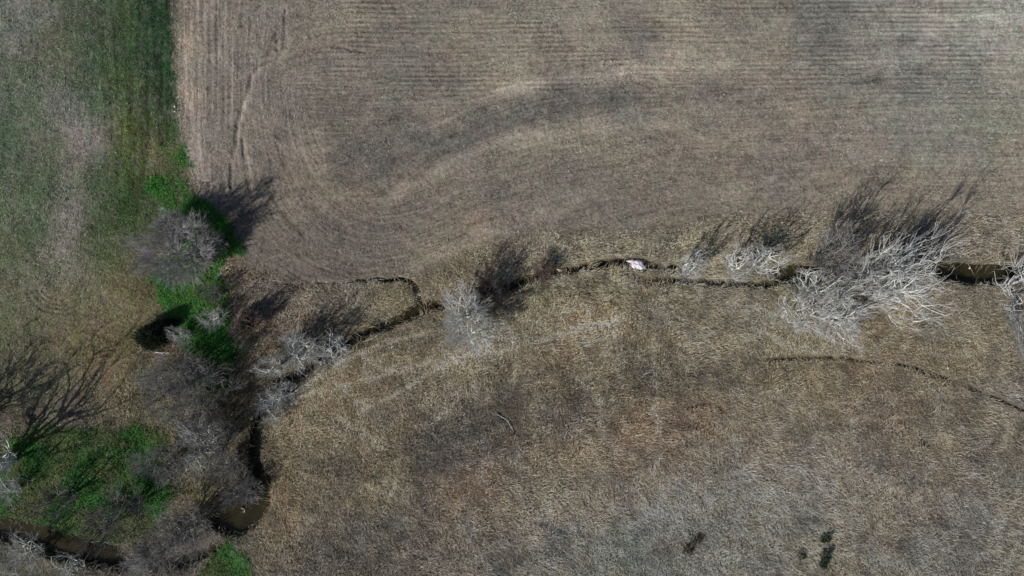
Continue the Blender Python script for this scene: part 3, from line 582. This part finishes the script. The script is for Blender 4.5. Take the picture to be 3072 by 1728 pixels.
# name, label, cat, group, px, py, height, radius, kind, seed, kwargs
T = [
 ("bare_tree", "broad round grey bare tree on the green strip beside the ploughed field corner", "tree", G_K, 572, 765, 7.0, 4.3, 'ash', 11, dict(stems=5, dens=1.5, nch=(6, 6, 6, 5), spread=34)),
 ("bare_tree", "smaller grey bare tree touching the upper side of the broad round one", "tree", G_K, 556, 684, 6.0, 2.3, 'ash', 12, dict(stems=4, dens=1.3, nch=(6, 5, 5, 4))),
 ("bare_tree", "low grey bare tree on the right flank of the broad round one", "tree", G_K, 655, 740, 5.0, 1.9, 'grey', 13, dict(stems=4, nch=(5, 5, 5, 4))),
 ("bare_tree", "tall dark bare tree at the left edge throwing a long branching shadow", "tree", G_K, 42, 1372, 14.0, 6.0, 'pale', 14, dict(dens=0.4, stems=4, spread=26, nch=(5, 5, 5, 4), trunk_r=0.30, twig_r=0.014)),
 ("bare_tree", "bare tree just under the left edge above the tall dark one", "tree", G_K, -60, 1250, 9.0, 4.0, 'grey', 15, dict(stems=3, nch=(5, 5, 5, 4))),
 ("bare_tree", "pale blue-grey small bare tree on lush grass at the left edge", "tree", G_K, 62, 1455, 5.0, 1.8, 'pale', 16, dict(dens=0.5, stems=3, nch=(5, 5, 4, 3))),
 ("bare_tree", "pale bare tree in the bottom left corner on the near creek bank", "tree", G_K, 110, 1650, 7.0, 2.9, 'pale', 17, dict(dens=0.6, stems=4, nch=(6, 5, 5, 3))),
 ("bare_tree", "pale bare tree right of the corner one with crooked limbs above the creek", "tree", G_K, 230, 1690, 5.5, 2.2, 'pale', 18, dict(dens=0.5, stems=3, nch=(5, 5, 4, 3))),
 ("bare_shrub", "small pale twiggy shrub at the bottom edge right of the left creek", "shrub", G_S, 425, 1690, 4.0, 1.6, 'pale', 19, dict(stems=5, nch=(4, 4, 4, 3))),
 ("bare_tree", "wide grey-blue bare tree in the thicket below the black juniper", "tree", G_K, 590, 1120, 7.5, 3.3, 'grey', 20, dict(stems=5, nch=(6, 5, 5, 5), spread=32)),
 ("bare_tree", "grey-brown bare tree with open fan crown at the west rim of the thicket", "tree", G_K, 520, 1165, 6.5, 2.8, 'grey', 21, dict(stems=4, nch=(5, 5, 5, 4), spread=34)),
 ("bare_tree", "dark open crowned tree added to cast long limb shadows in the upper thicket", "tree", G_K, 665, 1135, 9.5, 3.0, 'dark', 61, dict(dens=0.5, stems=3, nch=(6, 5, 5, 4), spread=30)),  # extra tree, put in to throw limb shadows over the thicket
 ("bare_tree", "dark bare tree added to shade the thicket close to the narrow creek gap", "tree", G_K, 690, 1290, 8.0, 2.6, 'dark', 62, dict(dens=0.5, stems=3, nch=(6, 5, 5, 4), spread=28)),  # another added tree, here to darken the thicket floor with its shadow
 ("bare_tree", "grey bare tree in the middle of the thicket on brown leaf litter", "tree", G_K, 625, 1235, 7.5, 2.7, 'grey', 22, dict(stems=4, nch=(5, 5, 5, 4))),
 ("bare_tree", "light grey bare tree with radiating twigs left of the narrow dark creek", "tree", G_K, 640, 1310, 8.0, 3.0, 'pale', 23, dict(dens=0.7, stems=5, nch=(6, 5, 5, 3), spread=30)),
 ("bare_tree", "hazy grey bare tree south west of the radiating one", "tree", G_K, 525, 1375, 6.0, 2.7, 'grey', 24, dict(stems=5, nch=(6, 5, 5, 4))),
 ("bare_shrub", "rounded mauve-grey shrub overhanging the brown pond", "shrub", G_S, 738, 1462, 4.5, 2.2, 'grey', 25, dict(stems=7, nch=(5, 5, 5, 4), spread=36)),
 ("bare_tree", "large smoky grey bare tree between the pond and the bottom creek", "tree", G_K, 590, 1555, 8.0, 3.2, 'grey', 26, dict(dens=0.55, stems=5, nch=(6, 6, 5, 5), spread=32)),
 ("bare_tree", "dark bare tree with dense shadow among lush grass right of centre of the thicket floor", "tree", G_K, 420, 1500, 9.0, 3.2, 'dark', 27, dict(dens=0.45, stems=3, nch=(6, 5, 5, 4))),
 ("bare_tree", "dark leafless tree over the bend of the lower left creek", "tree", G_K, 340, 1560, 7.5, 2.8, 'dark', 28, dict(dens=0.45, stems=3, nch=(6, 5, 5, 3))),
 ("bare_tree", "thin dark leafless tree on lush grass in the left thicket", "tree", G_K, 215, 1480, 8.5, 2.8, 'dark', 29, dict(dens=0.4, stems=2, nch=(6, 5, 4, 3))),
 ("bare_tree", "leafless tree beside the bottom creek with limbs shading the gravel", "tree", G_K, 505, 1640, 6.0, 2.6, 'grey', 30, dict(dens=0.5, stems=4, nch=(6, 5, 5, 4))),
 ("bare_shrub", "grey twiggy shrub at the north tip of the narrow creek gap", "shrub", G_S, 700, 1385, 4.5, 1.9, 'grey', 31, dict(stems=5, nch=(5, 5, 4, 3))),
 ("bare_shrub", "thin grey shrub on bright green grass left of the round juniper", "shrub", G_S, 655, 955, 4.0, 1.5, 'pale', 32, dict(stems=4, nch=(4, 5, 4, 3))),
 ("bare_shrub", "mauve twiggy shrub leaning over the elongated juniper", "shrub", G_S, 560, 1008, 3.6, 1.3, 'pale', 33, dict(stems=5, nch=(4, 5, 4, 3))),
 ("bare_shrub", "brownish shrub growing over the small round juniper", "shrub", G_S, 760, 965, 5.5, 1.6, 'brown', 34, dict(stems=5, nch=(5, 5, 4, 3))),
 ("bare_shrub", "dark thin shrub on the green strip south of the broad round tree", "shrub", G_S, 650, 880, 3.6, 1.3, 'dark', 35, dict(stems=3, nch=(4, 4, 4, 3))),
 ("bare_tree", "pale bare tree west of the creek fork with fine twigs", "tree", G_K, 838, 1092, 6.0, 1.7, 'birch', 36, dict(stems=4, nch=(5, 5, 4, 3))),
 ("bare_tree", "silvery bare tree in the middle of the row above the creek fork", "tree", G_K, 925, 1045, 8.0, 2.0, 'birch', 37, dict(dens=0.6, stems=4, nch=(5, 5, 5, 3), spread=24)),
 ("bare_tree", "brightest white bare tree at the east end of the row above the creek fork", "tree", G_K, 1008, 1045, 7.5, 2.0, 'white', 38, dict(dens=0.6, stems=3, nch=(5, 5, 4, 3), spread=26)),
 ("bare_shrub", "drooping pale shrub on the creek bank below the silvery tree", "shrub", G_S, 962, 1078, 4.0, 1.5, 'pale', 39, dict(stems=5, nch=(5, 5, 4, 3))),
 ("bare_shrub", "small silvery shrub north of the row above the creek fork", "shrub", G_S, 895, 1030, 4.5, 1.4, 'pale', 40, dict(stems=4, nch=(5, 5, 4, 3))),
 ("bare_tree", "whitish bare tree just below the creek fork with drooping twigs", "tree", G_K, 852, 1180, 5.5, 1.7, 'white', 41, dict(stems=4, nch=(5, 5, 4, 3))),
 ("bare_tree", "pale bare tree south west of the creek fork leaning over the dark ditch", "tree", G_K, 822, 1212, 6.5, 2.1, 'birch', 42, dict(stems=4, nch=(6, 5, 4, 3))),
 ("bare_tree", "lone pale bare tree with starburst crown south of the creek", "tree", G_W, 1412, 950, 7.5, 3.4, 'white', 43, dict(dens=1.1, stems=7, nch=(6, 6, 5, 5), spread=36, lean=(-0.3, -0.5), trunk_r=0.14)),
 ("bare_shrub", "dark brown twiggy shrub beside the rusty puddle", "shrub", G_S, 1462, 880, 5.0, 2.0, 'brown', 44, dict(stems=6, nch=(5, 5, 4, 3))),
 ("bare_shrub", "upright brown shrub north of the muddy creek left of the small white sack", "shrub", G_S, 1632, 812, 3.4, 1.3, 'brown', 45, dict(stems=7, nch=(4, 5, 4, 3), spread=22)),
 ("bare_tree", "smallest of three pale trees right of the litter in the creek", "tree", G_R, 2058, 800, 8.0, 1.7, 'birch', 46, dict(dens=0.5, stems=3, nch=(5, 5, 5, 3), spread=22)),
 ("bare_tree", "white forked tree in the middle of the three right of the litter", "tree", G_R, 2190, 792, 9.5, 2.1, 'birch', 47, dict(dens=0.4, stems=3, nch=(5, 5, 5, 3), spread=24, trunk_r=0.13)),
 ("bare_tree", "rightmost pale tree of the three right of the litter, limbs reaching right", "tree", G_R, 2262, 785, 9.5, 2.2, 'birch', 48, dict(dens=0.4, stems=3, nch=(5, 5, 5, 3), spread=26, lean=(0.4, 0.2))),
 ("sycamore_tree", "white forked sycamore at the left end of the white cluster by the pond tip", "tree", G_W, 2412, 866, 7.5, 2.3, 'white', 49, dict(dens=0.6, stems=3, nch=(5, 5, 5, 3), trunk_r=0.14, lean=(0, 1.2))),
 ("sycamore_tree", "white sycamore with upright crown at the top of the white cluster", "tree", G_W, 2618, 822, 12.5, 3.0, 'white', 50, dict(dens=0.5, stems=3, nch=(6, 5, 5, 4), spread=22, trunk_r=0.19, lean=(0.2, 1.2))),
 ("sycamore_tree", "broad white sycamore fanning up to the right over the pond", "tree", G_W, 2675, 815, 12.5, 3.7, 'white', 51, dict(dens=0.5, stems=5, nch=(6, 6, 5, 4), spread=28, trunk_r=0.18, lean=(0.8, 1.0))),
 ("sycamore_tree", "long limbed white sycamore leaning far right across the creek", "tree", G_W, 2618, 890, 9.0, 3.6, 'white', 52, dict(dens=0.45, stems=4, nch=(6, 5, 5, 4), spread=30, trunk_r=0.17, lean=(3.6, 0.8))),
 ("sycamore_tree", "low spreading white sycamore with limbs trailing right over brown grass", "tree", G_W, 2490, 916, 7.0, 3.8, 'white', 53, dict(dens=0.45, stems=6, nch=(6, 5, 5, 3), spread=42, trunk_r=0.15, lean=(1.8, -0.3))),
 ("sycamore_tree", "pale fine twigged tree at the lower left rim of the white cluster", "tree", G_W, 2390, 935, 6.0, 3.7, 'white', 54, dict(dens=0.6, stems=6, nch=(6, 5, 5, 3), spread=38)),
 ("sycamore_tree", "small white tree inside the cluster left of the blue barrel", "tree", G_W, 2545, 822, 7.5, 2.2, 'white', 55, dict(dens=0.5, stems=4, nch=(5, 5, 5, 3), lean=(0.2, 0.8))),
 ("bare_tree", "dark twiggy tree behind the white cluster on its upper left", "tree", G_W, 2465, 770, 8.5, 2.9, 'grey', 56, dict(dens=0.9, stems=6, nch=(6, 6, 5, 3), spread=26)),
 ("sycamore_tree", "pale tree at the lower middle of the white cluster with bare twigs over grass", "tree", G_W, 2490, 965, 5.0, 3.2, 'white', 57, dict(dens=0.5, stems=6, nch=(5, 5, 4, 3), spread=40)),
 ("sycamore_tree", "white tree at the right edge with limbs over the dark pond", "tree", G_W, 3050, 845, 9.0, 3.4, 'white', 58, dict(dens=0.45, stems=4, nch=(6, 5, 4, 3), spread=34, trunk_r=0.18, lean=(-1.2, 0.6))),
 ("leaning_tree", "dark barked tree at the right edge leaning down with long drooping limbs", "tree", G_W, 3058, 905, 5.5, 3.0, 'pale', 59, dict(stems=5, nch=(6, 6, 5, 4), dens=0.6, spread=44, trunk_r=0.2, lean=(-2.2, -5.6))),
 ("bare_tree", "bare tree just outside the right edge above the white one", "tree", G_W, 3110, 760, 8.5, 3.0, 'grey', 60, dict(stems=4, nch=(5, 5, 5, 3))),
]
for nm, lab, cat, grp, px, py, h, rr, kd, sdd, kw in T:
    bare_tree(nm, lab, cat, grp, px, py, h, rr, kd, sdd, **kw)

# dark evergreens: trunk + crown of small needle sprays
ev = mat_tone("juniper_needles", 0.9, 0.1)
def juniper(name, label, group, px, py, h, r0, seed, n_=5000, col0=(0.018, 0.024, 0.015), ell=(1, 1, 0)):
    r = np.random.default_rng(seed); x0, y0 = (float(v) for v in W(px, py)); z0 = float(ground_z(x0, y0))
    root = bpy.data.objects.new(name, None); root.empty_display_size = 0.3; link(root); root.location = (x0, y0, z0); tag(root, label, 'shrub', group)
    p, q = grow(r, np.array([[0, 0, -0.1]]), np.array([[0, 0, 1.0]]), np.array([h * 0.8]), np.array([0.06 * h ** 0.5]), 6, 0.05, 0.1)
    v, f = tubes(p, q, 6); me = np_mesh("trunk", v, f, smooth=True); me.materials.append(BK['dark'][0]); o = link(bpy.data.objects.new("trunk", me)); o.parent = root
    u = r.random(n_); az = r.uniform(0, 2 * np.pi, n_); zz = u * h
    prof = np.sqrt(np.clip(1 - u, 0, 1)) * np.minimum(1, 0.55 + 3 * u); lump = 1 + 0.25 * np.sin(3 * az + seed) + 0.2 * np.sin(5 * az + 7 * u + seed)
    rr = r0 * prof * lump * r.uniform(0.1, 1, n_) ** 0.4
    ex, ey = rr * np.cos(az) * ell[0], rr * np.sin(az) * ell[1]; ca, sa = math.cos(ell[2]), math.sin(ell[2])
    c = np.stack([ex * ca - ey * sa, ex * sa + ey * ca, zz], 1)
    out = np.stack([np.cos(az), np.sin(az), r.uniform(0.0, 0.9, n_)], 1) + r.normal(0, 0.35, (n_, 3)); out /= np.linalg.norm(out, axis=1, keepdims=True)
    sd_ = np.cross(out, r.normal(0, 1, (n_, 3))); sd_ /= np.linalg.norm(sd_, axis=1, keepdims=True)
    Ls = r.uniform(0.12, 0.55, n_)[:, None] * min(1.3, 0.5 + r0 / 2); V = np.stack([c - sd_ * 0.035, c + sd_ * 0.035, c + out * Ls], 1).reshape(-1, 3)
    cc = np.array(col0) * r.lognormal(0.15, 0.7, n_)[:, None]
    me = np_mesh("crown", V, None, np.arange(n_ * 3).reshape(-1, 3), np.repeat(cc, 3, 0)); me.materials.append(ev); o = link(bpy.data.objects.new("crown", me)); o.parent = root
GJ = "dark evergreen bushes"
juniper("juniper_bush", "near black elongated juniper at the edge of the dry grass left of the thicket", GJ, 476, 1000, 3.2, 2.1, 70, 9000, ell=(1.25, 0.72, math.radians(35)))
juniper("juniper_bush", "small round near black juniper between the green strip and the brown scrub", GJ, 752, 957, 2.2, 1.0, 71, 4200)
juniper("evergreen_seedling", "upper of the dark seedlings in the lower right dead grass", GJ, 2474, 1612, 1.1, 0.55, 72, 420, (0.025, 0.04, 0.025))
juniper("evergreen_seedling", "middle dark seedling in the lower right dead grass", GJ, 2474, 1662, 1.2, 0.55, 73, 420, (0.025, 0.04, 0.025))
juniper("evergreen_seedling", "lowest of the dark seedlings in the lower right dead grass", GJ, 2468, 1692, 0.9, 0.45, 74, 320, (0.025, 0.04, 0.025))
GB = "low dark weeds in the lower right grass"
juniper("dark_weed", "larger low brown-black weed clump in the lower right grass", GB, 2064, 1643, 0.5, 0.8, 75, 330, (0.05, 0.04, 0.025))
juniper("dark_weed", "smaller brown-black weed clump above the larger one", GB, 2092, 1616, 0.45, 0.6, 76, 220, (0.05, 0.04, 0.025))
juniper("dark_weed", "dark weed clump left of the evergreen seedlings", GB, 2405, 1668, 0.4, 0.5, 77, 180, (0.045, 0.04, 0.028))

# ------------------------------------------------------------------ fallen branches
def fallen(label, pts, r0, kind, forks=2, seed=0, name="fallen_branch", group="fallen branches"):
    r = np.random.default_rng(seed); q = np.array([W(*p) for p in pts]); c = q.mean(0)
    n_ = 9; t = np.linspace(0, len(q) - 1, n_); i = np.minimum(t.astype(int), len(q) - 2); f = (t - i)[:, None]
    xy = q[i] * (1 - f) + q[i + 1] * f + r.normal(0, 0.03, (n_, 2))
    z = np.maximum(ground_z(xy[:, 0], xy[:, 1]), WATER_Z) + r0 + 0.1 + 0.1 * np.sin(np.linspace(0, 3, n_))
    z0 = float(z.min()); P_ = np.stack([xy[:, 0] - c[0], xy[:, 1] - c[1], np.maximum(z, z.mean() - 0.2) - z0], 1)[None]
    R_ = (r0 * np.linspace(1, 0.35, n_))[None]
    v, fq = tubes(P_, R_, 6); vs = [v]; fs = [fq]; o = len(v)
    if forks:
        L = np.array([np.linalg.norm(np.diff(P_[0], axis=0), axis=1).sum()])
        a, b_, l_, rr = spawn(r, P_, R_, L, forks, 45, 0.4, 0.7, 0.3); b_[:, 2] *= 0.2
        p2, q2 = grow(r, a, b_, l_, rr, 5, 0.12, 0.0); v, fq = tubes(p2, q2, 5); vs.append(v); fs.append(fq + o)
    me = np_mesh(name, np.concatenate(vs), np.concatenate(fs), smooth=True); me.materials.append(BK[kind][0])
    ob = link(bpy.data.objects.new(name, me)); ob.location = (c[0], c[1], z0); tag(ob, label, 'branch', group)
fallen("bright curved dead branch hooking over the dark creek fork", [(866, 1128), (874, 1142), (868, 1156), (845, 1172)], 0.07, 'white', 2, 1)
fallen("pale forked stick floating on the brown pond", [(715, 1528), (728, 1536), (724, 1545)], 0.05, 'white', 1, 2)
fallen("short pale stick at the right side of the pond", [(748, 1490), (762, 1502)], 0.05, 'white', 0, 3)
fallen("pale dead log beside the elongated juniper", [(468, 1056), (512, 1060)], 0.10, 'pale', 1, 4)
fallen("bleached double stick standing in lush green grass", [(328, 1402), (342, 1384)], 0.05, 'pale', 1, 5)
fallen("long pale branch lying on lush grass near the left edge", [(50, 1430), (85, 1436), (112, 1444)], 0.05, 'pale', 3, 6)
fallen("crooked pale branch lying across green grass above the left creek", [(250, 1562), (285, 1548), (320, 1532)], 0.06, 'pale', 3, 7)
fallen("fallen log across the bottom left creek bank", [(262, 1632), (300, 1630), (330, 1642)], 0.07, 'pale', 2, 8)
fallen("curved grey branch lying in the southern dead grass", [(1492, 1242), (1524, 1262), (1543, 1300)], 0.06, 'pale', 3, 9)
fallen("small heap of pale broken sticks in the grass below the lone trees", [(1930, 1124), (1945, 1116), (1952, 1105)], 0.05, 'white', 3, 10)
fallen("dark dead limb lying over the bright green strip", [(560, 850), (600, 862), (645, 840), (680, 815)], 0.06, 'dark', 3, 12)
fallen("white splintered branch in the mouth of the black gully", [(1244, 878), (1262, 866)], 0.04, 'white', 1, 13)

# ------------------------------------------------------------------ litter in and around the creek
def plain(name, c, rough=0.5):
    m = bpy.data.materials.new(name); m.use_nodes = True; n = m.node_tree; b = n.nodes["Principled BSDF"]; b.inputs['Roughness'].default_value = rough
    tc = n.nodes.new("ShaderNodeTexCoord"); t = n.nodes.new("ShaderNodeTexNoise"); t.inputs['Scale'].default_value = 4; r = n.nodes.new("ShaderNodeValToRGB")
    n.links.new(tc.outputs['Object'], t.inputs['Vector']); n.links.new(t.outputs[0], r.inputs[0]); n.links.new(r.outputs[0], b.inputs['Base Color'])
    r.color_ramp.elements[0].color = (*[x * 0.8 for x in c], 1); r.color_ramp.elements[1].color = (*[min(1, x * 1.1) for x in c], 1); r.color_ramp.elements[0].position = 0.35; r.color_ramp.elements[1].position = 0.65
    return m
def lump(name, rx, ry, rz, seed, mat, parent=None, folds=0.12, flat=0.0):
    r = np.random.default_rng(seed); nu, nv = 28, 16; u = np.arange(nu) * 2 * np.pi / nu; v = np.linspace(0.02, np.pi - 0.02, nv)
    U, Vv = np.meshgrid(u, v); k = 1 + folds * (np.sin(3 * U + seed) * 0.5 + np.sin(7 * U + 3 * Vv + seed) * 0.35 + np.sin(5 * Vv - 4 * U) * 0.3) + r.normal(0, folds * 0.15, U.shape)
    X = rx * k * np.sin(Vv) * np.cos(U); Y = ry * k * np.sin(Vv) * np.sin(U); Z = rz * k * np.cos(Vv); Z = np.maximum(Z, -rz * 0.6) + rz * 0.6
    idx = np.arange(nu * nv).reshape(nv, nu); nx_ = np.roll(idx, -1, 1); Q = np.stack([idx[:-1], idx[1:], nx_[1:], nx_[:-1]], -1).reshape(-1, 4)
    base_ = np.stack([X, Y, Z], -1).reshape(-1, 3); base_ = np.concatenate([base_, [[0, 0, Z[0].mean()]], [[0, 0, 0]]])
    k0 = nu * nv; Tt = [[idx[0, i], idx[0, (i + 1) % nu], k0] for i in range(nu)] + [[idx[-1, (i + 1) % nu], idx[-1, i], k0 + 1] for i in range(nu)]
    me = np_mesh(name, base_, Q, np.array(Tt), smooth=True); me.materials.append(mat); o = link(bpy.data.objects.new(name, me)); o.parent = parent; return o
def place(o, px, py, dz=0.0, rot=0.0, on=None):
    x, y = (float(v) for v in W(px, py)); z = max(float(ground_z(x, y)), WATER_Z if on is None else on); o.location = (x, y, z + dz); o.rotation_euler = (0, 0, rot)
pink = plain("faded_pink_plastic", (0.86, 0.74, 0.82)); whit = plain("dirty_white_plastic", (0.72, 0.68, 0.62)); cream = plain("cream_cloth", (0.62, 0.56, 0.47), 0.8)
def sack(label, px, py, s, rot, mat, neck_dir, seed, dz=0.1, group="discarded sacks in the creek"):
    root = bpy.data.objects.new("plastic_sack", None); root.empty_display_size = 0.2; link(root); place(root, px, py, dz, rot); tag(root, label, 'sack', group)
    lump("body", s, s * 0.72, s * 0.35, seed, mat, root, 0.17)
    pts = np.array([[0.75 * s, 0.1 * s, 0.2 * s], [1.1 * s, 0.22 * s, 0.16 * s], [1.45 * s, 0.45 * s, 0.1 * s], [1.6 * s, 0.62 * s, 0.05 * s]])
    v, f = tubes(pts[None], np.array([[0.42, 0.26, 0.14, 0.05]]) * s, 8); v[:, 2] = np.maximum(v[:, 2] * 0.6 + 0.02, 0); me = np_mesh("neck", v, f, smooth=True); me.materials.append(mat)
    o = link(bpy.data.objects.new("neck", me)); o.parent = root; o.rotation_euler = (0, 0, neck_dir)
sack("large pinkish white plastic sack with gathered neck lying in the creek", 1914, 795, 0.82, math.radians(-15), pink, math.radians(155), 3, 0.6)
sack("off-white half sunk sack left of the large pinkish one", 1852, 793, 0.30, 0.5, whit, 2.6, 5, 0.12)
sack("cream cloth bundle in the rusty narrow part of the creek", 1682, 811, 0.28, -0.3, cream, 2.8, 6, 0.15)
# bottle
def lathe(name, prof, mat, parent, seg=16):
    pr = np.array(prof); a = np.arange(seg) * 2 * np.pi / seg; V = np.stack([pr[:, 0:1] * np.cos(a), pr[:, 0:1] * np.sin(a), np.repeat(pr[:, 1:2], seg, 1)], -1).reshape(-1, 3)
    idx = np.arange(len(V)).reshape(len(pr), seg); nx_ = np.roll(idx, -1, 1); Q = np.stack([idx[:-1], nx_[:-1], nx_[1:], idx[1:]], -1).reshape(-1, 4)
    me = np_mesh(name, V, Q, smooth=True); me.materials.append(mat); o = link(bpy.data.objects.new(name, me)); o.parent = parent; return o
def jug(label, px, py, s, rot, mat, capm, dz=0.25, name="plastic_jug", group="small white litter"):
    root = bpy.data.objects.new(name, None); root.empty_display_size = 0.2; link(root); place(root, px, py, dz, 0); root.rotation_euler = (math.pi / 2, 0, rot); tag(root, label, 'jug', group)
    lathe("body", [(0.001, -s), (s * 0.42, -s), (s * 0.46, -s * 0.9), (s * 0.46, s * 0.35), (s * 0.4, s * 0.6), (s * 0.16, s * 0.85), (s * 0.14, s * 0.95), (0.001, s * 0.95)], mat, root)
    lathe("cap", [(0.001, s * 0.96), (s * 0.17, s * 0.96), (s * 0.17, s * 1.1), (0.001, s * 1.1)], capm, root)
blue = plain("blue_plastic", (0.02, 0.07, 0.22), 0.4); orng = plain("orange_plastic", (0.75, 0.28, 0.08))
jug("white plastic jug on the bank right of the pink sack", 2039, 807, 0.32, 1.1, whit, whit, 0.35)
jug("blue barrel half hidden beneath the white sycamores", 2692, 783, 0.85, 0.2, blue, blue, 0.45, "blue_barrel", None)
def scrap(label, px, py, s, mat, seed, cat='litter', grp="small white litter", dz=0.12, nm="paper_scrap"):
    o = lump(nm, s, s * 0.6, s * 0.25, seed, mat, None, 0.3); place(o, px, py, dz, seed); tag(o, label, cat, grp)
scrap("white scrap floating on the dark pond near the right edge", 2924, 803, 0.16, whit, 1, dz=0.01)
scrap("white scrap in the green crop next to the ploughed edge", 525, 320, 0.14, whit, 2)
scrap("tiny pale scrap just below the white one at the ploughed edge", 526, 335, 0.12, cream, 3)
scrap("white scrap among brown leaf litter in the thicket", 563, 1406, 0.16, whit, 4, dz=0.3)
scrap("white scrap by the creek below the bright hooked branch", 873, 1190, 0.13, whit, 5, dz=0.3)
scrap("white crumpled scrap inside the black gully", 1256, 884, 0.26, whit, 6, dz=0.5)
scrap("tiny white scrap at the edge of the ploughed field above the brown shrub", 1425, 763, 0.11, whit, 7, dz=0.3)
scrap("white scrap in the dead grass below the right white trees", 2838, 1103, 0.14, whit, 8, dz=0.35)
scrap("orange scrap in the grass below the pink sack", 1934, 868, 0.15, orng, 9, dz=0.4)
scrap("second orange scrap touching the first below the pink sack", 1930, 862, 0.10, orng, 10, dz=0.4)
print("blades", N1)
